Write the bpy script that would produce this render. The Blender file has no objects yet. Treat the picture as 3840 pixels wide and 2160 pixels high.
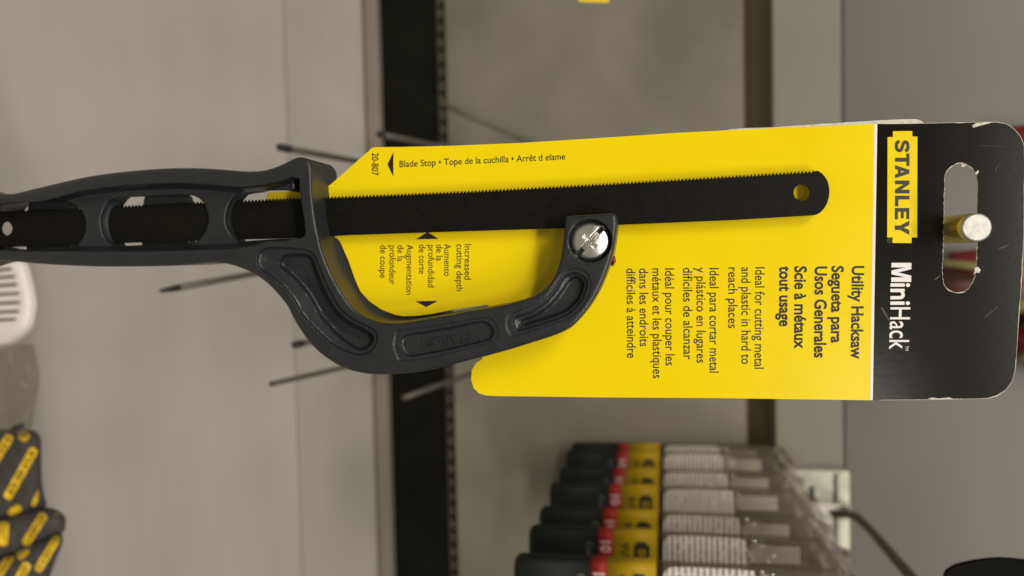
import bpy, bmesh, math, random
import numpy as np
from mathutils import Vector, Matrix, geometry

random.seed(7)
rng = np.random.default_rng(7)
SC = bpy.context.scene
COL = SC.collection

# ------------------------------------------------------------------ camera
F = 2880.0                                    # focal length in photo pixels (27 mm on 36 mm)
D = np.array([490.0, 124.0, -2880.0]); D /= np.linalg.norm(D)      # world +Y (into the wall) seen by the camera
Xw = np.array([.0148, -1.0, 0.0]); Xw -= D * Xw.dot(D); Xw /= np.linalg.norm(Xw)
Zw = np.cross(Xw, D)
MC = np.column_stack([Xw, D, Zw])             # world -> camera
MW = MC.T                                     # camera -> world
cam_d = bpy.data.cameras.new('camera')
cam = bpy.data.objects.new('camera', cam_d); COL.objects.link(cam)
mw = Matrix.Identity(4)
for i in range(3):
    for j in range(3):
        mw[i][j] = MW[i, j]
cam.matrix_world = mw
cam_d.lens = 27; cam_d.sensor_width = 36; cam_d.clip_start = .01; cam_d.clip_end = 50
cam_d.dof.use_dof = True; cam_d.dof.focus_distance = .206; cam_d.dof.aperture_fstop = 9.5
SC.camera = cam

# ------------------------------------------------------------------ world, lamps, exposure
W = bpy.data.worlds.new('World'); SC.world = W; W.use_nodes = True
nt = W.node_tree; bg = nt.nodes['Background']
tc = nt.nodes.new('ShaderNodeTexCoord'); sp = nt.nodes.new('ShaderNodeSeparateXYZ')
mr = nt.nodes.new('ShaderNodeMapRange'); cr = nt.nodes.new('ShaderNodeValToRGB')
mr.inputs['From Min'].default_value = -1; mr.inputs['From Max'].default_value = 1
nt.links.new(tc.outputs['Generated'], sp.inputs[0]); nt.links.new(sp.outputs[2], mr.inputs[0])
nt.links.new(mr.outputs[0], cr.inputs[0]); nt.links.new(cr.outputs[0], bg.inputs[0])
for e in list(cr.color_ramp.elements)[1:]: cr.color_ramp.elements.remove(e)
cr.color_ramp.elements[0].position = 0; cr.color_ramp.elements[0].color = (.52, .48, .40, 1)
for p_, c_ in ((.42, (.36, .33, .28)), (.54, (.06, .053, .044)), (.68, (.06, .055, .048)), (.82, (.55, .54, .50)), (1, (.75, .74, .70))):
    e = cr.color_ramp.elements.new(p_); e.color = (*c_, 1)
bg.inputs[1].default_value = .75

def area(name, loc, target, sx, sy, power, col=(1, .95, .86)):
    l = bpy.data.lights.new(name, 'AREA'); l.shape = 'RECTANGLE'; l.size = sx; l.size_y = sy
    l.energy = power; l.color = col
    o = bpy.data.objects.new(name, l); COL.objects.link(o); o.location = loc
    o.rotation_euler = (Vector(target) - Vector(loc)).to_track_quat('-Z', 'Y').to_euler()
    return o
for lx in (-1.6, 0.0, 1.6):
    area('ceiling_and_sheen_lamp', (lx, -2.2, 1.95), (lx * .2, .3, 0), 1.2, .22, 38)
area('ceiling_and_sheen_lamp', (.57, -3.0, .97), (0, .2, 0), .28, .30, 5)  # small added lamp, placed so its reflection gives the card corner a sheen
area('ceiling_and_sheen_lamp', (-2.2, -2.0, 1.9), (0, .2, 0), 1.2, .3, 20)
SC.view_settings.view_transform = 'Standard'
SC.view_settings.look = 'None'
SC.view_settings.exposure = 0.0
SC.view_settings.gamma = 1

# ------------------------------------------------------------------ helpers
def P(px, py, Y):
    """the point of the plane y = Y that lies on the ray of photo pixel (px, py)"""
    d = MW @ np.array([(px - 1920) / F, -(py - 1080) / F, -1.0])
    return d * (Y / d[1])

def PV(pts, Y):
    pts = np.asarray(pts, float)
    d = np.column_stack([(pts[:, 0] - 1920) / F, -(pts[:, 1] - 1080) / F, -np.ones(len(pts))]) @ MW.T
    Y = np.broadcast_to(np.asarray(Y, float), (len(pts),))
    return d * (Y / d[:, 1])[:, None]

def mat(name, col, rough=.5, metal=0, spec=.5, noise=0, nscale=200, bump=0, bscale=400, coat=0, trans=0,
        coatr=.1, stretch=None, sheen=0):
    m = bpy.data.materials.new(name); m.use_nodes = True
    t = m.node_tree; b = t.nodes['Principled BSDF']
    b.inputs['Base Color'].default_value = (*col, 1); b.inputs['Roughness'].default_value = rough
    b.inputs['Metallic'].default_value = metal; b.inputs['Specular IOR Level'].default_value = spec
    b.inputs['Coat Weight'].default_value = coat; b.inputs['Coat Roughness'].default_value = coatr
    b.inputs['Transmission Weight'].default_value = trans
    b.inputs['Sheen Weight'].default_value = sheen
    if noise or bump:
        tcn = t.nodes.new('ShaderNodeTexCoord'); src = tcn.outputs['Object']
        if stretch:
            mp = t.nodes.new('ShaderNodeMapping'); mp.inputs['Scale'].default_value = stretch
            t.links.new(src, mp.inputs[0]); src = mp.outputs[0]
    if noise:
        n = t.nodes.new('ShaderNodeTexNoise'); n.inputs['Scale'].default_value = nscale; n.inputs['Detail'].default_value = 5
        t.links.new(src, n.inputs[0])
        r = t.nodes.new('ShaderNodeValToRGB')
        r.color_ramp.elements[0].position = .3; r.color_ramp.elements[1].position = .7
        r.color_ramp.elements[0].color = (*[c * (1 - noise) for c in col], 1)
        r.color_ramp.elements[1].color = (*[min(1, c * (1 + noise)) for c in col], 1)
        t.links.new(n.outputs[0], r.inputs[0]); t.links.new(r.outputs[0], b.inputs['Base Color'])
        mr = t.nodes.new('ShaderNodeMapRange')
        mr.inputs['To Min'].default_value = max(0, rough - .06); mr.inputs['To Max'].default_value = min(1, rough + .06)
        t.links.new(n.outputs[0], mr.inputs[0]); t.links.new(mr.outputs[0], b.inputs['Roughness'])
    if bump:
        n2 = t.nodes.new('ShaderNodeTexNoise'); n2.inputs['Scale'].default_value = bscale; n2.inputs['Detail'].default_value = 3
        t.links.new(src, n2.inputs[0])
        bp = t.nodes.new('ShaderNodeBump'); bp.inputs['Strength'].default_value = bump; bp.inputs['Distance'].default_value = .0004
        t.links.new(n2.outputs[0], bp.inputs['Height']); t.links.new(bp.outputs[0], b.inputs['Normal'])
        if coat: t.links.new(bp.outputs[0], b.inputs['Coat Normal'])
    return m

def clear_mat(name, tint, alpha, rough=.08, bump=.5, bscale=60, haze=(.13, .115, .085)):
    """thin clear film: mostly see-through, with a glossy skin and a little milky haze"""
    m = bpy.data.materials.new(name); m.use_nodes = True
    t = m.node_tree; t.nodes.clear()
    out = t.nodes.new('ShaderNodeOutputMaterial')
    tr = t.nodes.new('ShaderNodeBsdfTransparent'); tr.inputs[0].default_value = (*tint, 1)
    pb = t.nodes.new('ShaderNodeBsdfPrincipled'); pb.inputs['Base Color'].default_value = (*haze, 1)
    pb.inputs['Roughness'].default_value = rough
    tcn = t.nodes.new('ShaderNodeTexCoord')
    n = t.nodes.new('ShaderNodeTexNoise'); n.inputs['Scale'].default_value = bscale; n.inputs['Detail'].default_value = 3
    bp = t.nodes.new('ShaderNodeBump'); bp.inputs['Strength'].default_value = bump; bp.inputs['Distance'].default_value = .004
    t.links.new(tcn.outputs['Object'], n.inputs[0]); t.links.new(n.outputs[0], bp.inputs['Height'])
    t.links.new(bp.outputs[0], pb.inputs['Normal'])
    mx = t.nodes.new('ShaderNodeMixShader'); mx.inputs[0].default_value = alpha
    t.links.new(tr.outputs[0], mx.inputs[1]); t.links.new(pb.outputs[0], mx.inputs[2]); t.links.new(mx.outputs[0], out.inputs[0])
    return m

def thing(name, label, cat, loc, group=None):
    o = bpy.data.objects.new(name, None); COL.objects.link(o); o.location = tuple(float(v) for v in loc)
    o.empty_display_size = .01
    o['label'] = label; o['category'] = cat
    if group: o['group'] = group
    return o

def wloc(o):
    v = np.zeros(3)
    while o is not None:
        v += np.array(o.location); o = o.parent
    return v

def mesh(name, verts, faces, m, parent=None, smooth=False, label=None, mats=None, midx=None):
    me = bpy.data.meshes.new(name)
    v = np.asarray(verts, float)
    off = wloc(parent) if parent is not None else np.zeros(3)
    me.from_pydata([tuple(p) for p in (v - off)], [], [tuple(int(i) for i in f) for f in faces])
    for k in (mats or [m]): me.materials.append(k)
    if midx is not None: me.polygons.foreach_set('material_index', np.asarray(midx, np.int32))
    me.update()
    bm = bmesh.new(); bm.from_mesh(me); bmesh.ops.recalc_face_normals(bm, faces=bm.faces); bm.to_mesh(me); bm.free()
    if smooth: me.polygons.foreach_set('use_smooth', [True] * len(me.polygons))
    o = bpy.data.objects.new(name, me); COL.objects.link(o)
    if parent is not None: o.parent = parent
    if label: o['label'] = label
    return o

def tag(o, label, cat, group=None):
    o['label'] = label; o['category'] = cat
    if group: o['group'] = group
    return o

def struct(o):
    o['kind'] = 'structure'; return o

def smooth_loop(pts, step=10, closed=True, tension=.5):
    """Catmull-Rom through the points, resampled about every step pixels"""
    p = np.asarray(pts, float); n = len(p); out = []
    rngk = range(n) if closed else range(n - 1)
    for i in rngk:
        if closed: a, b, c, d = p[(i - 1) % n], p[i], p[(i + 1) % n], p[(i + 2) % n]
        else: a, b, c, d = p[max(i - 1, 0)], p[i], p[i + 1], p[min(i + 2, n - 1)]
        k = max(1, int(round(np.linalg.norm(c - b) / step)))
        for j in range(k):
            t = j / k
            m1 = (c - a) * tension; m2 = (d - b) * tension
            lim = np.linalg.norm(c - b) * 1.2
            for m_ in (m1, m2):
                l = np.linalg.norm(m_)
                if l > lim: m_ *= lim / l
            h = (2*t**3 - 3*t*t + 1) * b + (t**3 - 2*t*t + t) * m1 + (-2*t**3 + 3*t*t) * c + (t**3 - t*t) * m2
            out.append(h)
    if not closed: out.append(p[-1])
    return np.array(out)

def inside(pts, loop):
    x, y = pts[:, 0], pts[:, 1]; r = np.zeros(len(pts), bool)
    a = loop; b = np.roll(loop, -1, 0)
    for (x1, y1), (x2, y2) in zip(a, b):
        c = (y1 > y) != (y2 > y)
        if y1 != y2: r ^= c & (x < (x2 - x1) * (y - y1) / (y2 - y1) + x1)
    return r

def sdist(pts, loop):
    """distance to the loop, positive inside"""
    a = loop; b = np.roll(loop, -1, 0); d = b - a; l2 = np.maximum((d * d).sum(1), 1e-9)
    res = np.empty(len(pts))
    for s in range(0, len(pts), 4000):
        q = pts[s:s+4000]
        w = q[:, None, :] - a[None]
        t = np.clip((w * d[None]).sum(2) / l2, 0, 1)
        e = w - t[..., None] * d[None]
        res[s:s+4000] = np.sqrt((e * e).sum(2)).min(1)
    return np.where(inside(pts, loop), res, -res)

def ring(loop, dist):
    """points at a given inside distance of a loop"""
    t = np.roll(loop, -1, 0) - np.roll(loop, 1, 0); t /= np.maximum(np.linalg.norm(t, axis=1), 1e-9)[:, None]
    n = np.column_stack([-t[:, 1], t[:, 0]])
    q = loop + n * dist
    if sdist(loop + n * .5, loop).mean() < 0: q = loop - n * dist
    ok = np.abs(sdist(q, loop) - dist) < .35 * max(abs(dist), .5)
    return q[ok]

def tri(outer, holes=(), creases=(), extra=None):
    """triangulate outer minus holes, creases kept as edges; returns points and triangles"""
    V, E = [], []
    def add(l):
        s = len(V); n = len(l)
        V.extend(Vector((float(p[0]), float(p[1]))) for p in l)
        E.extend((s + i, s + (i + 1) % n) for i in range(n))
    add(outer)
    for h in holes: add(h)
    for c in creases: add(c)
    if extra is not None: V.extend(Vector((float(p[0]), float(p[1]))) for p in extra)
    v, e, f, *_ = geometry.delaunay_2d_cdt(V, E, [], 0, 1e-4)
    v = np.array([tuple(q) for q in v]); f = np.array([t for t in f if len(t) == 3])
    c = v[f].mean(1)
    keep = inside(c, outer)
    for h in holes: keep &= ~inside(c, h)
    return v, f[keep]

def boundary(f):
    cnt = {}
    for t in f:
        for i in range(3):
            a, b = int(t[i]), int(t[(i + 1) % 3])
            k = (min(a, b), max(a, b)); cnt.setdefault(k, []).append((a, b))
    return [v[0] for v in cnt.values() if len(v) == 1]

def plate(name, outer, holes, Y, thick, m, parent=None, mside=None, label=None, hfun=None, extra=None):
    """flat cut-out plate: px outline on plane Y, with real thickness behind it"""
    v, f = tri(outer, holes, (), extra)
    w = PV(v, Y + (hfun(v) if hfun is not None else 0))
    back = w.copy(); back[:, 1] += thick
    n = len(w); faces = [tuple(t) for t in f] + [tuple(t[::-1] + n) for t in f]
    idx = [0] * len(f) + [1] * len(f)
    for a, b in boundary(f):
        faces.append((a, b, b + n, a + n)); idx.append(1)
    return mesh(name, np.vstack([w, back]), faces, m, parent, False, label, [m, mside or m], idx)

def sheet(name, outer, holes, Y, m, parent=None, label=None, hfun=None, extra=None):
    """a printed area: ink lying on the surface at plane Y"""
    v, f = tri(outer, holes, (), extra)
    w = PV(v, Y + (hfun(v) if hfun is not None else 0))
    return mesh(name, w, f, m, parent, False, label)

def grid_pts(outer, holes, sp):
    lo, hi = outer.min(0), outer.max(0)
    xs = np.arange(lo[0], hi[0], sp); ys = np.arange(lo[1], hi[1], sp * .866)
    g = np.array([(x + (sp / 2 if j % 2 else 0), y) for j, y in enumerate(ys) for x in xs])
    k = inside(g, outer); g = g[k]
    for h in holes: g = g[~inside(g, h)]
    d = sdist(g, outer)
    for h in holes: d = np.minimum(d, -sdist(g, h))
    return g[d > sp * .45]

PXM = .2045 / F * 1.01          # metres per photo pixel at the saw's front plane

def box(name, lo, hi, m, parent=None, bev=0, seg=2, label=None):
    bm = bmesh.new(); bmesh.ops.create_cube(bm, size=1)
    lo = np.array(lo, float); hi = np.array(hi, float); off = wloc(parent) if parent is not None else np.zeros(3)
    for v in bm.verts:
        v.co = Vector(tuple((lo + hi) / 2 + np.array(v.co) * (hi - lo) - off))
    if bev: bmesh.ops.bevel(bm, geom=bm.edges[:], offset=bev, segments=seg, profile=.5, affect='EDGES')
    me = bpy.data.meshes.new(name); bm.to_mesh(me); bm.free(); me.materials.append(m)
    if bev: me.polygons.foreach_set('use_smooth', [False] * len(me.polygons))
    o = bpy.data.objects.new(name, me); COL.objects.link(o)
    if parent is not None: o.parent = parent
    if label: o['label'] = label
    return o

def tube(name, path, r, m, parent=None, n=16, cap=True, label=None):
    path = np.asarray(path, float); r = np.broadcast_to(np.asarray(r, float), (len(path),))
    V, Fc = [], []; up = None
    for i, p in enumerate(path):
        t = path[min(i + 1, len(path) - 1)] - path[max(i - 1, 0)]; t /= max(np.linalg.norm(t), 1e-12)
        if up is None: up = np.array([0, 0, 1.0]) if abs(t[2]) < .9 else np.array([1.0, 0, 0])
        u = np.cross(t, up); u /= np.linalg.norm(u); up = np.cross(u, t)
        for k in range(n):
            a = 2 * math.pi * k / n
            V.append(p + r[i] * (math.cos(a) * u + math.sin(a) * up))
    for i in range(len(path) - 1):
        for k in range(n):
            Fc.append((i*n + k, i*n + (k+1) % n, (i+1)*n + (k+1) % n, (i+1)*n + k))
    if cap: Fc += [tuple(range(n))[::-1], tuple(range((len(path)-1)*n, len(path)*n))]
    o = mesh(name, V, Fc, m, parent, True, label)
    if cap:
        pl = o.data.polygons
        for q in pl:
            if len(q.vertices) > 4: q.use_smooth = False
    return o

def glyphs(s, bold=0.0, extrude=0.0, bevel=0.0, res=4):
    cu = bpy.data.curves.new('t', 'FONT'); cu.body = s; cu.size = 1; cu.offset = bold
    cu.extrude = extrude; cu.bevel_depth = bevel; cu.resolution_u = res; cu.space_character = 1.0
    o = bpy.data.objects.new('t', cu); COL.objects.link(o)
    dg = bpy.context.evaluated_depsgraph_get(); me = bpy.data.meshes.new_from_object(o.evaluated_get(dg))
    v = np.array([tuple(q.co) for q in me.vertices]); f = [tuple(p.vertices) for p in me.polygons]
    bpy.data.objects.remove(o); bpy.data.curves.remove(cu); bpy.data.meshes.remove(me)
    return v, f
CAPH = .73
_v, _f = glyphs('H'); CAPH = float(_v[:, 1].max())

def lettering(name, lines, Y, m, parent, label=None, wmap=None, res=4):
    """lines: (text, start px, end px, cap height vector px, boldness) printed on plane Y"""
    V, Fc = [], []
    for (s, p0, p1, cap, bold) in lines:
        v, f = glyphs(s, bold, res=res)
        p0 = np.array(p0, float); p1 = np.array(p1, float); cap = np.array(cap, float)
        u = (v[:, 0] - v[:, 0].min()) / (v[:, 0].max() - v[:, 0].min())
        q = p0 + u[:, None] * (p1 - p0) + (v[:, 1] / CAPH)[:, None] * cap
        n = sum(len(a) for a in V); V.append(q); Fc += [tuple(i + n for i in t) for t in f]
    q = np.vstack(V)
    w = PV(q, Y + (wmap(q) if wmap is not None else 0))
    return mesh(name, w, Fc, m, parent, False, label)

# ------------------------------------------------------------------ materials
YEL = (.83, .615, .0)
M_yel = mat('card_yellow_print', YEL, .25, spec=.32, noise=.02, nscale=60, bump=.05, bscale=260)
M_blk = mat('card_black_print', (.0055, .0045, .0028), .2, spec=.26, bump=.035, bscale=700, stretch=(1, 1, .5))
M_whi = mat('card_white_print', (.80, .75, .72), .5)
M_edge = mat('cut_card_edge', (.72, .68, .60), .8, noise=.2, nscale=900)
M_ink = mat('black_ink', (.012, .007, .004), .45)
M_olive = mat('olive_ink', (.09, .085, .01), .5)
M_plas = mat('charcoal_plastic', (.0148, .0164, .0182), .37, spec=.5, noise=.12, nscale=350, bump=.2, bscale=1700)
M_blade = mat('black_oxide_steel', (.0042, .004, .0022), .5, spec=.14, noise=.25, nscale=500, bump=.06, bscale=1500)
M_chrome = mat('plated_screw_steel', (.72, .70, .64), .34, metal=1, noise=.06, nscale=300)
M_zinc = mat('zinc_wire', (.60, .58, .50), .27, metal=1, noise=.2, nscale=900, bump=.25, bscale=1500)
M_zcut = mat('cut_wire_end', (.46, .45, .41), .42, metal=.8, noise=.15, nscale=700, bump=.05, bscale=1300)
M_hook = mat('dull_wire', (.10, .086, .068), .5, metal=.4, noise=.2, nscale=300)
M_cap = mat('black_rubber_tip', (.02, .018, .02), .6)
M_red = mat('red_plastic', (.15, .008, .006), .4, noise=.1, nscale=80)
M_pale = mat('pale_plastic', (.20, .18, .06), .5, noise=.1, nscale=80)

# ------------------------------------------------------------------ the display wall (the setting)
Yw = .56
M_p1 = mat('lower_panel_paint', (.385, .355, .325), .42, noise=.08, nscale=9, bump=.05, bscale=12, stretch=(.3, 1, 1.6))  # faint streaks along the panel imitate shading bands
M_p2 = mat('middle_panel_shaded_paint', (.19, .174, .134), .36, noise=.32, nscale=8, bump=.05, bscale=12, stretch=(.8, 1, 1))  # base darkened for shade from above, mottling imitates soft shadows of hanging items
M_p3 = mat('upper_panel_shaded_paint', (.094, .083, .072), .42, noise=.17, nscale=8, bump=.05, bscale=12, stretch=(.8, 1, 1))  # base darkened to hold the shade of an unseen shelf above
M_beam = mat('beam_paint', (.17, .157, .122), .5, noise=.05, nscale=10)
M_lip = mat('lip_paint', (.20, .168, .138), .55, noise=.08, nscale=14)
M_dark = mat('dark_rail_paint', (.005, .005, .003), .75, spec=.1, noise=.2, nscale=40)
M_groove = mat('groove_paint', (.30, .25, .15), .7, noise=.12, nscale=20)
M_slot = mat('slot_strip_paint', (.060, .052, .037), .6, spec=.2, noise=.2, nscale=60)
def zat(px, Y): return float(P(px, 1080, Y)[2])
XL, XR = -.75, .85
def band(name, x0, x1, Y, th, m, bev=.0006):
    return struct(box(name, (XL, Y, zat(x0, Y) if x0 > -4000 else -.9), (XR, Y + th, zat(x1, Y) if x1 < 6000 else .9), m, None, bev))
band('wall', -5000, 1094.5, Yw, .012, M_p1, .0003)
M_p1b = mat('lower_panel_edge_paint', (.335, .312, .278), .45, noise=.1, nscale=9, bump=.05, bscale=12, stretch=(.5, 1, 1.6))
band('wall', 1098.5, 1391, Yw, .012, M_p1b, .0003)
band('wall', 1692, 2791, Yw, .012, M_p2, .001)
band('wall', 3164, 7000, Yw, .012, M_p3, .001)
struct(box('wall', (XL, Yw + .0128, -.9), (XR, Yw + .02, .9), M_groove))
# the rail, lip, beam
lip = tag(box('panel_lip', (XL, Yw - .004, zat(1392, Yw - .004)), (XR, Yw + .014, zat(1438, Yw - .004)), M_lip, None, .001), 'brownish strip along the upper edge of the pale lower panel, below the black rail', 'trim')
rl = thing('slotted_rail', 'black horizontal rail with a slotted upper edge across the display wall', 'rail', P(1520, 1080, Yw))
box('channel', (XL, Yw + .006, zat(1436, Yw)), (XR, Yw + .0125, zat(1656, Yw)), M_dark, rl, .001)
zs0, zs1 = zat(1656, Yw) + .0004, zat(1690, Yw)
hv, hf_ = [], []
pitch = .0107; x = XL
tooth_loop_holes = []
o_ = np.array([(XL, zs0), (XR, zs0), (XR, zs1), (XL, zs1)])
holes = []
while x < XR - pitch:
    holes.append(np.array([(x + .003, zs0 + .0012), (x + .008, zs0 + .0012), (x + .008, zs1 - .001), (x + .003, zs1 - .001)])); x += pitch
v, f = tri(o_ * 1000, [h * 1000 for h in holes]); v = v / 1000
w = np.column_stack([v[:, 0], np.full(len(v), Yw + .003), v[:, 1]]); b = w.copy(); b[:, 1] += .0015; n = len(w)
mesh('slotted_edge', np.vstack([w, b]), [tuple(t) for t in f] + [tuple(t[::-1] + n) for t in f] + [(a, c, c + n, a + n) for a, c in boundary(f)], M_slot, rl)
bmn = thing('shelf_beam', 'pale beige crossbeam above the dark groove behind the saw card', 'beam', P(3020, 1080, Yw - .012))
box('beam_face', (XL, Yw - .012, zat(2903, Yw - .012)), (XR, Yw + .0124, zat(3161, Yw - .012)), M_beam, bmn, .0012)

# ------------------------------------------------------------------ thin wire hooks of the wall
def hook(label, tip, base, Yt, Yb, r, capm=None, caplen=.0, pointed=False):
    a = P(*tip, Yt); b = P(*base, Yb)
    t = thing('wire_hook', label, 'hook', b, 'bare wire hooks on the wall')
    d = a - b; L = np.linalg.norm(d); u = d / L
    e = a - u * caplen
    tube('wire', [b, b + u * L * .3, b + u * L * .6, e], r, M_hook, t, 12)
    if capm: tube('tip_cap', [e - u * .001, e + u * caplen * .3, a - u * .001, a], ([r * 1.0, r * .95, r * .5, r * .2] if pointed else [r * 1.12, r * 1.15, r * 1.1, r * .9]), capm, t, 12)
    return t
hook('thin hook with black tip at the seam, above the saw guard in the photo', (1046, 552), (1500, 634), .36, Yw, .0018, M_cap, .0105)
hook('hook with a dark pointed tip, just below the handle in the photo', (598, 1092), (1440, 936), .33, Yw, .0017, M_cap, .0125, True)
hook('hook with a short black tip half hidden by the curve of the saw frame', (1102, 1294), (1500, 1214), .38, Yw, .0018, M_cap, .0085)
hook('bare grey hook running under the bend of the saw frame', (1018, 1440), (1500, 1330), .36, Yw, .0015)
hook('hook sticking out in front of the black rail above the card corner', (1420, 503), (1760, 572), .43, Yw, .0019, M_cap, .004)
hook('hook crossing the black rail beside the rounded lower lobe of the card', (1515, 1492), (1900, 1352), .43, Yw, .0018)
hook('dark wire slanting from the slotted edge down to the top edge of the card', (1662, 392), (2110, 590), .50, Yw, .0017)

# ------------------------------------------------------------------ the backing card
Yc = .216
outer = np.array([(1404,552),(1500,551),(1684,547),(1949,536),(2240,518),(2537,498),(2900,480),(3275,464.5),(3456,462),(3646,458),(3740,457),
 (3775,464),(3805,484),(3828,512),(3841,545),(3843,600),(3840,885),(3830,1076),(3821,1199),(3812,1336),(3808,1385),(3796,1430),(3772,1463),(3740,1485),(3703,1495),
 (3500,1499),(3266,1501),(2970,1497),(2700,1493),(2236,1490),(1860,1485),(1824,1483),(1796,1475),(1776,1455),(1767,1424),(1769,1388),(1785,1362),(1808,1347),
 (1830,1250),(1830,1141),(1695,1162),(1620,1177),(1563,1184),(1513,1186),(1480,1180),(1430,1160),(1384,1129),(1351,1092),(1331,1046),(1308,980),(1275,905),(1262,892),
 (1180,880),(1000,855),(998,741),(1004,722),(1130,716),(1237,694),(1384,565),(1392,556)], float)
# densify long straight runs a little and add die-cut roughness at the worn corners
slot = smooth_loop([(3543,667),(3553,640),(3580,619),(3607,613),(3642,629),(3658,652),(3666,685),(3664,795),(3665,925),(3659,1020),(3648,1058),(3627,1087),(3591,1098),(3559,1087),(3541,1066),(3535,1030),(3538,926),(3541,800)], 9)
rough = slot + rng.normal(0, .9, slot.shape)
slot = rough
card = thing('backing_card', 'yellow and black printed card with a hang slot, hanging behind the hacksaw', 'packaging card', P(3600, 1000, Yc))
def cardh(v):
    """a slight bow of the cardboard"""
    return .0012 * np.clip((v[:, 0] - 3050) / 800, 0, 1) ** 2 + .0005 * np.sin((v[:, 1] - 500) / 330.)
def densify(l, step):
    out = []
    for a, b in zip(l, np.roll(l, -1, 0)):
        k = max(1, int(np.linalg.norm(b - a) / step))
        out += [a + (b - a) * i / k for i in range(k)]
    return np.array(out)
od = densify(outer, 22)
ex = grid_pts(od, [slot], 45)
# split in two printed areas on one board: black header and yellow field, a white rule between
body = plate('board', od, [slot], Yc, .00045, M_edge, card, M_edge, None, cardh, ex)
def below(x0, x1, y): return x0 + (x1 - x0) * (y - 465) / (1502 - 465)
def clipx(loop, xt, xb, right=True):
    """keep the part of a polygon right (or left) of the slanted line"""
    out = []; s = 1 if right else -1
    g = lambda p: s * (p[0] - below(xt, xb, p[1]))
    for a, b in zip(loop, np.roll(loop, -1, 0)):
        ga, gb = g(a), g(b)
        if ga >= 0: out.append(a)
        if (ga >= 0) != (gb >= 0): out.append(a + (b - a) * ga / (ga - gb))
    return np.array(out)
inner = od.copy()
cen = np.array([3500., 980.])
yl = densify(clipx(od, 3284, 3268, False), 22)
sheet('yellow_print', yl, [], Yc - .00008, M_yel, card, None, cardh, grid_pts(yl, [], 45))
hd = clipx(od, 3290, 3273)
# the black ink stops a hair short of the worn cut edge
hc = hd.copy()
for i, p in enumerate(hd):
    if p[0] > 3300 : 
        r_ = (p - cen); l = np.linalg.norm(r_); hc[i] = p - r_ / l * (1.3 + 1.0 * max(0, rng.normal(0, 1)) * (p[0] > 3560))
slot_o = slot + (slot - slot.mean(0)) / np.linalg.norm(slot - slot.mean(0), axis=1)[:, None] * (1.2 + np.abs(rng.normal(0, 1.5, (len(slot), 1))))
hx = grid_pts(densify(hc, 22), [slot_o], 45)
sheet('header_print', densify(hc, 22), [slot_o], Yc - .00008, M_blk, card, None, cardh, hx)
rule = np.array([(3279, 466), (3290, 466), (3273, 1499.5), (3263, 1499.5)], float)
sheet('white_rule', densify(rule, 25), [], Yc - .00010, M_whi, card, None, cardh)
# worn white scuffs on the black header
M_scuff = mat('paper_scuff', (.60, .55, .47), .8, noise=.3, nscale=900)
def scuff(pts): return sheet('scuff_mark', np.array(pts, float), [], Yc - .00014, M_scuff, card, None, cardh)
scuff([(3655,1005),(3666,1000),(3678,1012),(3672,1024),(3660,1022),(3650,1030),(3656,1014)])
scuff([(3645,470),(3660,462),(3690,459),(3720,459),(3700,465),(3672,472),(3650,479)])
scuff([(3604,618),(3610,608),(3616,616),(3622,612),(3620,624),(3608,626)])
scuff([(3657,648),(3668,638),(3671,644),(3664,655)])
scuff([(3480,1494),(3500,1491),(3520,1495),(3560,1490),(3575,1496),(3500,1499)])
M_scr = mat('faint_scratch', (.055, .05, .042), .7)
for q in ([(3731,640),(3736,628),(3745,620),(3757,612),(3746,622),(3738,630),(3733,644)],
          [(3302,1150),(3310,1153),(3322,1172),(3338,1202),(3330,1200),(3314,1176)],
          [(3675,545),(3760,548),(3760,549.5),(3675,546.6)], [(3745,930),(3775,920),(3790,905),(3776,924),(3748,934)],
          [(3500,1052),(3512,1040),(3528,1030),(3516,1046)], [(3690,1190),(3740,1150),(3742,1152),(3692,1192)]):
    sheet('scuff_mark', np.array(q, float), [], Yc - .00013, M_scr, card, None, cardh)

def k1(x, y): return (2280 + x / 2.6286, 960 + y / 2.6286)
def k2(x, y): return (1380 + x / 4.83, 880 + y / 4.83)
def k3(x, y): return (1300 + x / 2.862, 540 + y / 2.862)
def k4(x, y): return (3280 + x / 3.295, 480 + y / 3.295)
def k5(x, y): return (3280 + x / 3.295, 920 + y / 3.295)
YI = Yc - .00012
def L1(s, x0, y0, x1, y1, cap, b): return (s, k1(x0, y0), k1(x1, y1), (cap / 2.6286, 0), b)
B = .028
lettering('heading_text', [L1('Utility Hacksaw', 2408, 97, 2395, 1015, 114, B), L1('Segueta para', 2208, 97, 2200, 858, 112, B),
  L1('Usos Generales', 2042, 102, 2034, 1003, 114, B), L1('Scie à métaux', 1842, 100, 1838, 915, 114, B), L1('tout usage', 1692, 100, 1690, 695, 112, B)], YI, M_ink, card, None, cardh)
b2 = .006
lettering('description_text', [L1('Ideal for cutting metal', 1452, 110, 1444, 1112, 93, b2), L1('and plastic in hard to', 1316, 110, 1316, 1065, 92, b2), L1('reach places', 1186, 112, 1186, 712, 92, b2),
  L1('Ideal para cortar metal', 1002, 118, 1002, 1150, 91, b2), L1('y plástico en lugares', 872, 112, 874, 1055, 91, b2), L1('difíciles de alcanzar', 740, 115, 745, 1020, 91, b2),
  L1('Idéal pour couper les', 562, 122, 568, 1080, 90, b2), L1('métaux et les plastiques', 436, 122, 444, 1205, 90, b2), L1('dans les endroits', 308, 122, 314, 892, 89, b2), L1('difficiles à atteindre', 182, 122, 190, 1005, 88, b2)], YI, M_ink, card, None, cardh)
def L2(s, x0, y0, x1, y1): return (s, k2(x0, y0), k2(x1, y1), (119 / 4.83, 0), .004)
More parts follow.
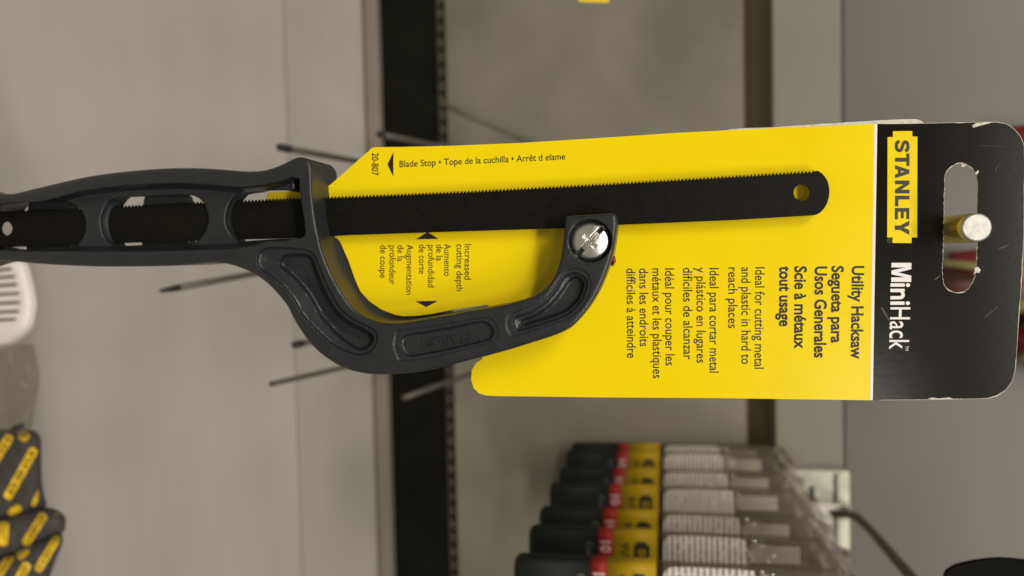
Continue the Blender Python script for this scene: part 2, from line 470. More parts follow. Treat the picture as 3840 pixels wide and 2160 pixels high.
lettering('depth_note_text', [L2('Increased', 1752, 172, 1748, 815), L2('cutting depth', 1605, 172, 1602, 1022), L2('Aumento', 1380, 165, 1378, 750), L2('de la', 1238, 180, 1236, 475),
  L2('profundidad', 1090, 185, 1086, 955), L2('de corte', 925, 180, 922, 710), L2('Augmentation', 702, 180, 690, 1088), L2('de la', 535, 190, 533, 485), L2('profondeur', 388, 195, 385, 905), L2('de coupe', 222, 192, 218, 785)], YI, M_ink, card, None, cardh)
lettering('item_number_text', [('20-807', k3(271, 95), k3(269, 338), (70 / 2.862, 0), .012)], YI, M_ink, card, None, cardh)
lettering('blade_stop_text', [('Blade Stop • Tope de la cuchilla • Arrêt d elame', k3(567, 250), k3(2347, 166), (0, -70 / 2.862), .008)], YI, M_ink, card, None, cardh)
for t_ in ([k3(438, 218), k3(502, 86), k3(500, 352)], [k2(865, 84), k2(1282, 77), (1603.5, 870)], [k2(858, 1205), k2(1270, 1198), k2(1055, 1312)]):
    sheet('arrow_mark', np.array(t_, float), [], YI, M_ink, card, None, cardh)
# the brand plate with its notched corners
bp = np.array([k4(*q) for q in [(225,40),(464,37),(466,105),(528,105),(525,1352),(458,1352),(455,1422),(220,1420),(222,1352),(155,1352),(160,112),(225,112)]])
plate_o = sheet('logo_plate', bp, [], Yc - .00013, M_yel, card, None, cardh)
def poly_letters():
    """heavy capitals in a 0..1 cell: x along the word, y up"""
    T = [[(0,1),(1,1),(1,.78),(.66,.78),(.66,0),(.34,0),(.34,.78),(0,.78)]]
    A = [[(.36,1),(.64,1),(1,0),(.70,0),(.635,.20),(.365,.20),(.30,0),(0,0)], [(.43,.40),(.57,.40),(.50,.66)]]
    N = [[(0,1),(.30,1),(.70,.42),(.70,1),(1,1),(1,0),(.70,0),(.30,.58),(.30,0),(0,0)]]
    Lt = [[(0,1),(.36,1),(.36,.24),(1,.24),(1,0),(0,0)]]
    E = [[(0,1),(.97,1),(.97,.78),(.34,.78),(.34,.62),(.90,.62),(.90,.41),(.34,.41),(.34,.22),(1,.22),(1,0),(0,0)]]
    Yl = [[(0,1),(.33,1),(.5,.62),(.67,1),(1,1),(.655,.38),(.655,0),(.345,0),(.345,.38)]]
    c = smooth_loop([(.86,.70),(.80,.83),(.64,.89),(.48,.89),(.28,.86),(.175,.74),(.24,.61),(.44,.54),(.62,.49),(.80,.41),(.835,.27),(.72,.14),(.52,.105),(.33,.11),(.19,.19),(.145,.33)], .05, False)
    t = np.gradient(c, axis=0); t /= np.linalg.norm(t, axis=1)[:, None]; n = np.column_stack([-t[:, 1] * 1.3, t[:, 0]]) * .108
    S = [[tuple(q) for q in np.vstack([c + n, (c - n)[::-1]])]]
    return dict(S=S, T=T, A=A, N=N, L=Lt, E=E, Y=Yl)
PL = poly_letters()
def brand_word(name, cells, Y, m, parent, hfun=None, label=None):
    """cells: (letter, function (u, v) -> px)"""
    V, Fc = [], []; n = 0
    for ch, fn in cells:
        lp = [np.array([fn(u, v) for u, v in l]) for l in PL[ch]]
        sc = 100.
        v, f = tri(lp[0], lp[1:])
        V.append(v); Fc += [tuple(i + n for i in t) for t in f]; n += len(v)
    q = np.vstack(V); w = PV(q, Y + (hfun(q) if hfun is not None else 0))
    return mesh(name, w, Fc, m, parent, False, label)
SP = [('S',147,303),('T',314,470),('A',458,622),('N',648,810),('L',836,968),('E',988,1130),('Y',1143,1322)]
def cellk4(y0, y1): return lambda u, v: k4(250 - 2 * (y0 > 900) + 181 * v, y0 + (y1 - y0) * u)
brand_word('logo_lettering', [(c, cellk4(a, b_)) for c, a, b_ in SP], Yc - .00018, M_ink, plate_o, cardh)
th = np.linspace(0, 2 * math.pi, 24, endpoint=False)
rg = np.array([k4(185 + 30 * math.cos(a), 1390 + 30 * math.sin(a)) for a in th]); rg2 = np.array([k4(185 + 24 * math.cos(a), 1390 + 24 * math.sin(a)) for a in th])
sheet('registered_mark', rg, [rg2], Yc - .00013, M_olive, card, None, cardh)
lettering('registered_mark', [('R', k4(172, 1378), k4(172, 1402), (26 / 3.295, 0), .0)], Yc - .00013, M_olive, card, None, cardh)
lettering('model_name_text', [('ini', k5(203, 467), k5(201, 738), (243 / 3.295, 0), .022), ('Hack', k5(197, 765), k5(178, 1285), (243 / 3.295, 0), .004), ('TM', k5(380, 1243), k5(379, 1300), (38 / 3.295, 0), 0)], Yc - .00013, M_whi, card, None, cardh)
Mp = [(0,0),(.24,0),(.24,.72),(.40,0),(.60,0),(.76,.72),(.76,0),(1,0),(1,1),(.67,1),(.50,.34),(.33,1),(0,1)]
sheet('model_name_text', np.array([k5(209 - 4 * a + 246 * b, 216 + 236 * a) for a, b in Mp]), [], Yc - .00013, M_whi, card, None, cardh)
# small red fastener tab beside the arm
tube('fastener_tab', [P(2300, 960, Yc - .003), P(2301, 978, Yc - .003), P(2296, 995, Yc - .002)], [.0004, .0007, .0004], M_red, card, 8)
# another card behind it on the same hook: only its white edge peeks out
wc = thing('spare_card', 'white back of another card peeking out along the upper edge of the yellow card', 'packaging card', P(3200, 500, Yc + .004))
wout = np.array([(2720,491),(2900,477),(3060,466),(3300,451),(3400,447),(3440,447),(3458,455),(3470,468),(3480,520),(3470,585),(3300,600),(2720,600)], float)
plate('board', smooth_loop(wout, 14, True, .3), [], Yc + .003, .0008, M_edge, wc)

# ------------------------------------------------------------------ the hook that carries the card
hk = thing('display_hook', 'thick shiny wire hook with a cut end, sticking out through the slot of the card', 'hook', P(2780, 930, Yw))
tipc = P(3664, 853, .2055)
bc = tipc + np.array([0, .34, -.002])
R = .0037
rod = [tipc + np.array([0, .0009, 0]), tipc + np.array([0, .0025, 0]), tipc + np.array([0, .06, 0]), tipc + np.array([0, .16, -.001]), bc]
tube('rod', rod, [R * .965, R, R, R, R], mat('card_reflection_wire', (.62, .54, .13), .36, metal=.75, noise=.35, nscale=420, bump=.2, bscale=900, stretch=(1, .12, 1)), hk, 40)  # yellow reflected from the cards is put into the metal colour
V = []; Fc = []
rr = [R * .965, R * .93, R * .88, R * .84]; yy = [.0009, .0003, .0001, 0]
for r_, y_ in zip(rr, yy):
    for k in range(40):
        a = 2 * math.pi * k / 40; V.append(tipc + np.array([r_ * math.cos(a), y_, r_ * math.sin(a)]))
for i in range(3):
    for k in range(40): Fc.append((i*40 + k, i*40 + (k+1) % 40, (i+1)*40 + (k+1) % 40, (i+1)*40 + k))
Fc.append(tuple(range(120, 160)))
mesh('cut_end', V, Fc, M_zcut, hk)
box('back_plate', bc + np.array([-.02, -.003, -.018]), bc + np.array([.02, .0, .018]), M_zinc, hk, .001)

# ------------------------------------------------------------------ the hacksaw
Yf, Yb = .2045, .2142
saw = thing('hacksaw', 'small hacksaw with charcoal plastic frame and long black blade, in front of the yellow card', 'hacksaw', P(300, 830, Yb))
FO = [(-330,905),(-325,800),(-270,690),(-200,690),(-120,716),(-50,725),(0,727),(52,727),(86,719),(172,698),(276,674),(345,660),(448,646),(586,634),(703,630),(807,634),(910,642),(952,643),(997,638),(1042,624),(1083,605),(1107,593),(1128,589),(1148,594),(1162,608),(1169,625),(1171,663),(1173,715),(1178,767),(1186,829),(1200,898),(1214,950),(1231,995),
 (1261,1057),(1296,1116),(1330,1158),(1366,1184),(1409,1202),(1451,1210),(1500,1210),(1563,1201),(1699,1178),(1745,1168),(1890,1143),(1986,1116),(2035,1089),(2064,1060),(2088,1016),(2102,968),(2112,905),(2117,857),(2121,820),(2124,813),(2131,810),(2180,806.5),(2290,800),(2303,801),(2311,808),(2314,818),(2315,847),(2308,905),(2296,963),(2276,1021),(2252,1079),(2223,1132),(2189,1180),(2146,1224),(2093,1252),(2011,1280),(1890,1317),(1745,1355),(1600,1390),(1487,1402),(1416,1404),(1362,1399),(1309,1386),(1255,1361),(1201,1323),(1159,1280),(1126,1234),(1099,1188),(1078,1146),(1041,1100),(995,1055),(941,1020),(900,1003),(869,993),(824,985),(790,985),(703,993),(600,998),(414,1000),(276,996),(138,988),(0,976),(-100,985),(-200,1010),(-290,990)]
W1 = [(-75,850),(-68,800),(-45,774),(36,763),(120,759),(200,757),(252,759),(292,775),(313,804),(321,846),(313,885),(290,915),(255,933),(172,938),(60,934),(-40,930),(-68,900)]
W2 = [(379,832),(385,799),(404,762),(432,745),(480,740),(600,735),(690,732),(732,736),(763,760),(777,792),(781,820),(776,850),(759,882),(735,905),(690,915),(600,917),(500,920),(450,921),(412,910),(388,878)]
W3 = [(847,829),(849,801),(861,762),(890,730),(930,719),(1000,715),(1094,714),(1097,710),(1097,676),(1100,672),(1118,669),(1121,672),(1124,715),(1131,767),(1142,836),(1145,870),(1139,886),(1120,893),(1040,896),(945,902),(905,905),(880,892),(857,862)]
CH = [(-330,930),(-300,800),(-100,790),(60,778),(117,763),(207,739),(310,712),(414,698),(517,689),(655,684),(772,688),(897,698),(980,691),(1049,677),(1097,661),(1110,664),(1110,880),(1000,908),(960,922),(850,938),(700,943),(500,948),(300,947),(100,945),(-100,940)]
P1 = [(966,997),(962,972),(970,947),(991,930),(1030,925),(1080,926),(1130,930),(1160,936),(1182,955),(1202,997),(1227,1059),(1256,1117),(1289,1162),(1331,1195),(1376,1216),(1409,1237),(1420,1266),(1411,1299),(1389,1322),(1355,1336),(1314,1328),(1252,1299),(1198,1253),(1157,1212),(1124,1171),(1099,1125),(1066,1084),(1024,1046),(987,1021)]
P1b = [(1046,1000),(1052,965),(1075,951),(1120,948),(1158,952),(1178,972),(1192,1012),(1214,1068),(1243,1126),(1276,1172),(1320,1206),(1365,1229),(1398,1250),(1405,1275),(1390,1302),(1365,1316),(1345,1318),(1300,1292),(1252,1253),(1226,1222),(1198,1191),(1169,1133),(1132,1083),(1086,1036)]
P2 = [(1500,1289),(1504,1270),(1528,1252),(1600,1241),(1700,1222),(1807,1202),(1838,1215),(1854,1239),(1850,1262),(1832,1278),(1760,1296),(1640,1323),(1540,1339),(1518,1328),(1505,1310)]
P2x = [(1471,1287),(1478,1252),(1490,1238),(1600,1222),(1700,1207),(1817,1186),(1850,1195),(1868,1225),(1870,1258),(1841,1285),(1740,1314),(1600,1347),(1500,1356),(1486,1340),(1475,1315)]
P3 = [(1921,1209),(1927,1192),(1945,1181),(2001,1160),(2050,1125),(2083,1087),(2107,1047),(2131,1026),(2156,1019),(2180,1026),(2200,1044),(2206,1069),(2197,1103),(2175,1142),(2141,1176),(2098,1198),(2011,1226),(1945,1243),(1929,1233)]
P3b = [(1950,1208),(1965,1193),(2010,1175),(2058,1141),(2095,1099),(2130,1050),(2155,1034),(2178,1040),(2192,1062),(2186,1098),(2164,1135),(2130,1166),(2090,1186),(2005,1213),(1962,1225)]
P3x = [(1894,1222),(1898,1188),(1912,1174),(1985,1147),(2035,1113),(2065,1078),(2092,1036),(2120,1012),(2156,1003),(2190,1010),(2212,1035),(2220,1070),(2210,1112),(2186,1153),(2150,1187),(2100,1210),(2011,1240),(1930,1264),(1908,1256)]
SCX, SCY = 2213.5, 903.0
RC = [(SCX + 83 * math.cos(a), SCY + 83 * math.sin(a)) for a in np.linspace(0, 2 * math.pi, 60, endpoint=False)]
fo = smooth_loop(FO, 9); wins = [smooth_loop(w_, 8) for w_ in (W1, W2, W3)]
pockets = [(smooth_loop(CH, 11), .0062, 26, 'ch'), (smooth_loop(P1, 9), .0011, 9, 'p1'), (smooth_loop(P1b, 9), .0026, 16, 'p1b'),
           (smooth_loop(P2x, 9), .0005, 7, 'p2x'), (smooth_loop(P2, 9), .0018, 8, 'p2'), (smooth_loop(P3x, 9), .0005, 7, 'p3x'), (smooth_loop(P3, 9), .0009, 7, 'p3'),
           (smooth_loop(P3b, 9), .0016, 11, 'p3b'), (np.array(RC), .0030, 4, 'rc')]
def sstep(t):
    t = np.clip(t, 0, 1); return t * t * (3 - 2 * t)
def frame_h(v, dist=None):
    d = sdist(v, fo)
    hdl = 1 - sstep((v[:, 0] - 850) / 190)           # 1 on the grip, 0 on the frame
    r = 16 + 52 * hdl
    dep = (16 + 20 * hdl) * PXM
    q = np.clip(1 - d / r, 0, 1)
    h = dep * (1 - np.sqrt(np.maximum(0, 1 - q * q)))
    dw = np.full(len(v), 1e9)
    for w_ in wins: dw = np.minimum(dw, -sdist(v, w_))
    q = np.clip(1 - dw / 10, 0, 1)
    h = h + 10 * PXM * (1 - np.sqrt(np.maximum(0, 1 - q * q)))
    # arm and frame fall away a little towards the outside of the bend
    for lp, dp, wd, nm in pockets:
        s = sdist(v, lp)
        h = h + dp * sstep(s / wd)
        if nm == 'p1': h = h + .0014 * np.clip((s - 6) / 62, 0, 1) * sstep(s / 12)
        if nm == 'p3': h = h + .0007 * np.clip((s - 5) / 24, 0, 1)
    return h
ex = [grid_pts(fo, wins, 9)]
for dd in (1.2, 3, 6, 10, 15): ex.append(ring(fo, dd))
for dd in (25, 40, 58): 
    q = ring(fo, dd); ex.append(q[q[:, 0] < 1050])
for w_ in wins:
    for dd in (-1, -3, -6, -9.5): ex.append(ring(w_, dd))
for lp, dp, wd, nm in pockets:
    for dd in (0, .25, .5, .75, 1): ex.append(ring(lp, max(.2, dd * wd)))
ex = np.vstack(ex)
ok = inside(ex, fo)
for w_ in wins: ok &= ~inside(ex, w_)
ex = ex[ok]
# thin out points closer than about 0.9 px
key = np.round(ex / 1.3).astype(int); _, ui = np.unique(key, axis=0, return_index=True); ex = ex[ui]
v, f = tri(fo, wins, [lp for lp, dp, wd, nm in pockets if nm not in ('ch',)] + [np.array([(SCX + 79.2 * math.cos(a), SCY + 79.2 * math.sin(a)) for a in np.linspace(0, 6.2832, 61)[:-1]])], ex)
h = frame_h(v)
w = PV(v, Yf + h); vb = v.copy()
for w_ in wins:
    dw_ = -sdist(v, w_); k_ = (dw_ < 30) & (v[:, 0] < 1075)
    q_ = v[k_]; e_ = .5
    gx = (sdist(q_ + [e_, 0], w_) - sdist(q_ - [e_, 0], w_)); gy = (sdist(q_ + [0, e_], w_) - sdist(q_ - [0, e_], w_))
    g_ = np.column_stack([gx, gy]); g_ /= np.maximum(np.linalg.norm(g_, axis=1), 1e-6)[:, None]
    vb[k_] = q_ - g_ * (30 * np.clip(1 - dw_[k_] / 30, 0, 1))[:, None]
back = PV(vb, Yf + h * 0); back[:, 1] = Yf + .0188 - h * 1.2
n = len(w); faces = [tuple(t) for t in f] + [tuple(t[::-1] + n) for t in f]; flat = [True] * len(faces)
bd = boundary(f)
# side walls in several steps so that shading stays smooth
V = [w, back]; steps = 4; base = 2 * n; bidx = {}
for a, b_ in bd:
    for q in (a, b_): bidx.setdefault(q, len(bidx))
order = list(bidx)
mids = []
for s in range(1, steps):
    mids.append(w[order] + (back[order] - w[order]) * s / steps)
V += mids; nb = len(order)
def lev(q, s):
    if s == 0: return q
    if s == steps: return q + n
    return base + (s - 1) * nb + bidx[q]
for a, b_ in bd:
    for s in range(steps): faces.append((lev(a, s), lev(b_, s), lev(b_, s + 1), lev(a, s + 1)))
frame = mesh('frame', np.vstack(V), faces, M_plas, saw, True)
# ribs that close the back of the grip behind the blade
def rib(x0, x1, y0, y1):
    l = smooth_loop([(x0, y0), ((x0 + x1) / 2, y0 - 8), (x1, y0), (x1 + 6, (y0 + y1) / 2), (x1, y1), (x0, y1), (x0 - 6, (y0 + y1) / 2)], 10)
    return plate('grip_rib', l, [], Yb + .0014, .0042, M_plas, saw)
rib(112, 252, 755, 960); rib(545, 690, 735, 955)
# raised lettering on the arm: turned upside down, reading along the arm
lv = {'S': (1768, 1750), 'T': (1744, 1722), 'A': (1716, 1688), 'N': (1684, 1661), 'L': (1655, 1633), 'E': (1628, 1602), 'Y': (1598, 1572)}
V, Fc, n0 = [], [], 0
ax = np.array([-1, .155]); ax /= np.linalg.norm(ax); upv = np.array([.17, 1.0]); upv /= np.linalg.norm(upv)
floor_h = float(frame_h(np.array([[1680., 1270.]]))[0])
for ch, (xa, xb) in lv.items():
    p0 = np.array([xa, 1246 + (1768 - xa) * .155]) ; wd_ = abs(xa - xb)
    lp = [np.array([p0 + ax * u * wd_ + upv * vv * 30 for u, vv in l]) for l in PL[ch]]
    lp = [l[::-1] if k == 0 else l for k, l in enumerate(lp)]
    vv_, ff = tri(lp[0], lp[1:])
    a = PV(vv_, Yf + floor_h - .0005); b_ = a.copy(); b_[:, 1] += .0007; nn = len(a)
    V += [a, b_]; Fc += [tuple(t + n0) for t in ff] + [tuple(t[::-1] + n0 + nn) for t in ff] + [(x_ + n0, y_ + n0, y_ + n0 + nn, x_ + n0 + nn) for x_, y_ in boundary(ff)]
    n0 += 2 * nn
mesh('raised_lettering', np.vstack(V), Fc, M_plas, saw)

# blade
bx = np.array([-60,69,483,700,928,1100,1300,1737,2198,2672,3062]); by = np.array([797,790,771,759,750.5,743,735.5,716.5,690.5,662,638.5])
lo = [(-60, 929), (103, 924), (276, 919), (483, 911), (700, 904), (1117, 893), (1300, 882), (1700, 868.5), (2114, 855.5), (2322, 843), (2750, 825), (3053, 807)]
top = []
x = -60.0
while x < 3050:
    p = 12.6 + 1.1 * (x / 3000)
    y = np.interp(x, bx, by)
    top += [(x, y + 9.5), (x + p * .55, y + 5 - 1), (x + p * .80, y - 1.5), (x + p * .93, y + 3)]
    x += p
tipa = [(3066, 640), (3079, 647), (3092, 660), (3103, 678), (3109, 700), (3110.5, 720), (3108, 742), (3101, 764), (3090, 783), (3076, 797), (3064, 804)]
end = [(-60, 929), (-90, 905), (-98, 865), (-88, 825)]
bl = np.array(top + tipa + lo[::-1] + end[1:], float)
c1 = np.array([(3007 + 31 * math.cos(a), 722 + 31 * math.sin(a)) for a in np.linspace(0, 6.283, 28, endpoint=False)])
c2 = np.array([(24 + 22 * math.cos(a), 857 + 26 * math.sin(a)) for a in np.linspace(0, 6.283, 28, endpoint=False)])
plate('blade', bl, [c1, c2], Yb - .0012, .0007, M_blade, saw, M_blade)

# screw: domed head with a slot and a cross
hc_ = np.array([(SCX + 75 * math.cos(a), SCY + 75 * math.sin(a)) for a in np.linspace(0, 2 * math.pi, 64, endpoint=False)])
def bar(cx, cy, ang, L, wd):
    c, s = math.cos(ang), math.sin(ang); a = np.array([c, s]); b = np.array([-s, c])
    return np.array([np.array([cx, cy]) + a * L * i + b * wd * j for i, j in ((-1, -1), (1, -1), (1, 1), (-1, 1))])
ang = math.atan2(-205, 190)
s1 = densify(bar(SCX - 2, SCY + 2, ang, 73, 9.5), 5); s2 = densify(bar(SCX - 2, SCY + 2, ang + math.pi / 2, 32, 8.5), 5); s3 = densify(bar(SCX - 2, SCY + 2, ang, 34, 14), 5)
def screw_h(v):
    d = np.linalg.norm(v - np.array([SCX, SCY]), axis=1) / 75
    h = .00135 * np.minimum(d, 1) ** 2 + .0006 * np.clip((d - .86) / .14, 0, 1) ** 2
    c = np.maximum(0, 1 - d * 75 / 34)
    sl = np.maximum.reduce([.0020 * sstep(sdist(v, s1) / 2.6), (.0005 + .0006 * c) * sstep(sdist(v, s2) / 4) * (c > 0), (.0002 + .0004 * c) * sstep(sdist(v, s3) / 7) * (c > 0)])
    return h + sl
ex = [grid_pts(hc_, [], 3.2)]
for s_ in (s1, s2, s3):
    for dd in (.15, 1.3, 2.6, 4): ex.append(ring(s_, dd))
ex = np.vstack(ex); ex = ex[sdist(ex, hc_) > 1.5]
key = np.round(ex / .8).astype(int); _, ui = np.unique(key, axis=0, return_index=True); ex = ex[ui]
v, f = tri(hc_, [], [], ex)
YS = Yf + .0006
w = PV(v, YS); base_ = w.copy(); w[:, 1] += screw_h(v)
bd = boundary(f); n = len(w); bk = base_.copy(); bk[:, 1] = YS + .0032
mesh('screw', np.vstack([w, bk]), [tuple(t) for t in f] + [(a, c, c + n, a + n) for a, c in bd], M_chrome, saw, True)

# ------------------------------------------------------------------ hanging packs in a row (lower right of the picture)
M_pb = mat('pack_black', (.008, .009, .007), .55, spec=.15, noise=.3, nscale=90, bump=.1, bscale=300)
M_pr = mat('pack_red', (.25, .014, .008), .5, spec=.2)
M_py = mat('pack_yellow', (.36, .225, .002), .5, spec=.2)
M_pt = mat('pack_white_text', (.62, .48, .42), .5)
M_pg = mat('pack_grey_text', (.16, .16, .14), .5)
M_pi = mat('pack_dark_text', (.025, .018, .004), .5)
M_film = clear_mat('clear_film', (.84, .80, .70), .38, .06, 1, 45)
M_film2 = clear_mat('crumpled_film', (.86, .83, .78), .5, .07, 1, 80, (.26, .23, .20))
M_paper = mat('folded_paper_strip', (.72, .70, .72), .6)
m_ = bpy.data.materials.new('fine_print_label'); m_.use_nodes = True
t_ = m_.node_tree; b_ = t_.nodes['Principled BSDF']; b_.inputs['Roughness'].default_value = .55
tcn = t_.nodes.new('ShaderNodeTexCoord'); mp = t_.nodes.new('ShaderNodeMapping'); mp.inputs['Scale'].default_value = (500, 1, 340)
n1 = t_.nodes.new('ShaderNodeTexNoise'); n1.inputs['Scale'].default_value = 1; n1.inputs['Detail'].default_value = 2
wv = t_.nodes.new('ShaderNodeTexWave'); wv.bands_direction = 'Z'; wv.inputs['Scale'].default_value = 120; wv.inputs['Distortion'].default_value = .6
mu = t_.nodes.new('ShaderNodeMath'); mu.operation = 'MULTIPLY'
rp = t_.nodes.new('ShaderNodeValToRGB'); rp.color_ramp.elements[0].position = .26; rp.color_ramp.elements[1].position = .42
rp.color_ramp.elements[0].color = (.58, .53, .47, 1); rp.color_ramp.elements[1].color = (.14, .125, .10, 1)
t_.links.new(tcn.outputs['Object'], mp.inputs[0]); t_.links.new(mp.outputs[0], n1.inputs[0]); t_.links.new(tcn.outputs['Object'], wv.inputs[0])
t_.links.new(n1.outputs[0], mu.inputs[0]); t_.links.new(wv.outputs[0], mu.inputs[1]); t_.links.new(mu.outputs[0], rp.inputs[0]); t_.links.new(rp.outputs[0], b_.inputs['Base Color'])
M_lab = m_

def rslab(name, x0, x1, y0, y1, z0, z1, r, m, parent, rend=None, seg=5, smooth=True):
    """slab with rounded upright edges, and rounded lower corners if rend is given"""
    prof = []
    for cx, cy, a0 in ((x0 + r, y0 + r, math.pi), (x1 - r, y0 + r, 1.5 * math.pi), (x1 - r, y1 - r, 0), (x0 + r, y1 - r, .5 * math.pi)):
        for k in range(seg + 1):
            a = a0 + .5 * math.pi * k / seg; prof.append((cx + r * math.cos(a), cy + r * math.sin(a)))
    prof = np.array(prof); c = np.array([(x0 + x1) / 2, (y0 + y1) / 2]); n = len(prof)
    lv_ = [(z0, 0.0)] if not rend else [(z0 + rend * (1 - math.cos(a)), rend * (1 - math.sin(a))) for a in np.linspace(0, math.pi / 2, 6)]
    lv_.append((z1, 0.0))
    V = []
    for z, ins in lv_:
        for q in prof:
            dx = ins * (1 if q[0] < c[0] else -1); dy = min(ins, .4 * (y1 - y0)) * (1 if q[1] < c[1] else -1) * .6
            V.append((q[0] + dx, q[1] + dy, z))
    Fc = [(i*n + k, i*n + (k+1) % n, (i+1)*n + (k+1) % n, (i+1)*n + k) for i in range(len(lv_) - 1) for k in range(n)]
    Fc += [tuple(range(n))[::-1], tuple(range((len(lv_)-1)*n, len(lv_)*n))]
    o = mesh(name, V, Fc, m, parent, smooth)
    for q in o.data.polygons:
        if len(q.vertices) > 4: q.use_smooth = False
    return o

def flat_text(name, s, x0, x1, zb, cap, Y, m, parent, bold=0.0, loc0=None):
    """printed word on the front of a pack: baseline at height zb, from x0 to x1"""
    v, f = glyphs(s, bold, res=3)
    u = (v[:, 0] - v[:, 0].min()) / (v[:, 0].max() - v[:, 0].min())
    w = np.column_stack([x0 + u * (x1 - x0), np.full(len(v), Y), zb + v[:, 1] / CAPH * cap])
    return mesh(name, w, f, m, parent)

def pack(label):
    """built at the frontmost place: left edge x, front y, heights in metres"""
    X0, YF, wd, tk = .1325, .33, .062, .0085
    r = thing('tool_pack', label, 'tool pack', (X0 + wd / 2, YF + tk / 2, -.0586), 'row of clear packs hanging on one hook')
    rslab('lower_card', X0, X0 + wd, YF, YF + tk, -.0586, -.0244, .003, M_pb, r, .004)
    rb = rslab('red_band', X0, X0 + wd, YF, YF + tk, -.0243, -.0172, .003, M_pr, r)
    yb = rslab('yellow_band', X0, X0 + wd, YF, YF + tk, -.0171, .0037, .003, M_py, r)
    yt = YF - .0003
    flat_text('number_text', '10', X0 + .0052, X0 + .0105, -.0231, .0049, yt, M_pt, rb, .012)
    flat_text('size_text', '9V', X0 + .0055, X0 + .0122, -.0138, .0044, yt, M_pi, yb, .006)
    flat_text('small_text', 'Con', X0 + .0058, X0 + .0130, -.0300, .0030, yt, M_pg, r)
    # dark plate with notched corners and the brand word in yellow
    lx0, lx1, lz0, lz1, nt_ = X0 + .0048, X0 + .040, -.0072, .0002, .0013
    pts = [(lx0 + nt_, lz0), (lx1 - nt_, lz0), (lx1 - nt_, lz0 + nt_), (lx1, lz0 + nt_), (lx1, lz1 - nt_), (lx1 - nt_, lz1 - nt_), (lx1 - nt_, lz1), (lx0 + nt_, lz1), (lx0 + nt_, lz1 - nt_), (lx0, lz1 - nt_), (lx0, lz0 + nt_), (lx0 + nt_, lz0 + nt_)]
    lp = mesh('logo_plate', [(a, yt, b) for a, b in pts], [tuple(range(12))], M_pi, r)
    cells = [('S', 0), ('T', 1), ('A', 2), ('N', 3), ('L', 4), ('E', 5), ('Y', 6)]
    V, Fc, n0 = [], [], 0
    cw = (lx1 - lx0 - .006) / 7
    for ch, i in cells:
        l2 = [np.array([((lx0 + .003 + cw * (i + .06 + .84 * u)) * 1000, (lz0 + .0018 + .0038 * vv) * 1000) for u, vv in l]) for l in PL[ch]]
        vv_, ff = tri(l2[0], l2[1:])
        V.append(np.column_stack([vv_[:, 0] / 1000, np.full(len(vv_), yt - .0002), vv_[:, 1] / 1000])); Fc += [tuple(t + n0) for t in ff]; n0 += len(vv_)
    mesh('logo_lettering', np.vstack(V), Fc, M_py, lp)
    # clear sleeve with the inner label and a folded strip of paper
    rslab('clear_sleeve', X0 + .0006, X0 + wd - .0006, YF + .0004, YF + tk - .0004, .0038, .078, .003, M_film, r)
    rslab('inner_tab', X0 + .003, X0 + .03, YF + .0008, YF + .0012, .0040, .0085, .0001, M_pb, r)
    lab = smooth_loop([(0, .004), (0, .035), (.0035, .0385), (.045, .0385), (.0485, .035), (.0485, .004), (.045, 0), (.0035, 0)], .0015, True, .4)
    lab = lab * 1000; vv_, ff = tri(lab); vv_ /= 1000
    w = np.column_stack([X0 + .0012 + vv_[:, 0], np.full(len(vv_), YF - .0002), .0068 + vv_[:, 1]]); bk = w.copy(); bk[:, 1] += .0003; n = len(w)
    mesh('fine_print_label', np.vstack([w, bk]), [tuple(t) for t in ff] + [tuple(t[::-1] + n) for t in ff] + [(a, c, c + n, a + n) for a, c in boundary(ff)], M_lab, r)
    box('paper_strip', (X0 + .005, YF + .0035, .047), (X0 + .013, YF + .004, .069), M_paper, r)
    # crumpled top of the bag
    nx, nz = 26, 16; V = []
    for i in range(nx):
        for j in range(nz):
            u, vq = i / (nx - 1), j / (nz - 1)
            x_ = X0 + .002 + u * (wd - .004); z_ = .078 + vq * (.024 - .014 * (1 - u) ** 2)
            y_ = YF + tk / 2 - (1 - vq) * .003 + .0035 * math.sin(9 * u + 5 * vq) * (.3 + vq) + .003 * math.sin(23 * u - 9 * vq) + random.uniform(-1, 1) * .0009
            V.append((x_, y_, z_))
    Fc = [(i*nz + j, (i+1)*nz + j, (i+1)*nz + j + 1, i*nz + j + 1) for i in range(nx - 1) for j in range(nz - 1)]
    mesh('bag_top', V, Fc, M_film2, r, True)
    return r
def copy_tree(o, parent=None):
    c = o.copy(); COL.objects.link(c)
    if parent is not None: c.parent = parent
    for ch in [k for k in ALL if k.parent == o]: copy_tree(ch, c)
    return c
front = pack('frontmost clear pack of the hanging row, cut off by the picture edge')
ALL = list(bpy.data.objects)
words_ = ['second pack from the front of the row, its 10 and 9V print easiest to read', 'third pack from the front of the row of black, red and yellow packs', 'middle pack of the row, three more behind it and three before it',
          'third pack from the back of the hanging row, with tall white label', 'second pack from the back of the row, its white label mostly hidden', 'rearmost and smallest looking pack of the hanging row, nearest the wall']
Ys = [.3665, .3986, .4355, .4775, .5093, .5375]
jit = [(0, .0046), (.0012, .0008), (-.0008, .0022), (.0012, .005), (-.0012, .0052), (.0006, .0006)]
for Y_, lab_, j_ in zip(Ys, words_, jit):
    c = copy_tree(front); c['label'] = lab_
    off = Y_ - .33
    c.rotation_euler = (random.uniform(-.02, .02), random.uniform(-.012, .012), random.uniform(-.10, .06))
    c.location = (front.location.x + j_[0], front.location.y + off, front.location.z + .0067 * off / .22)
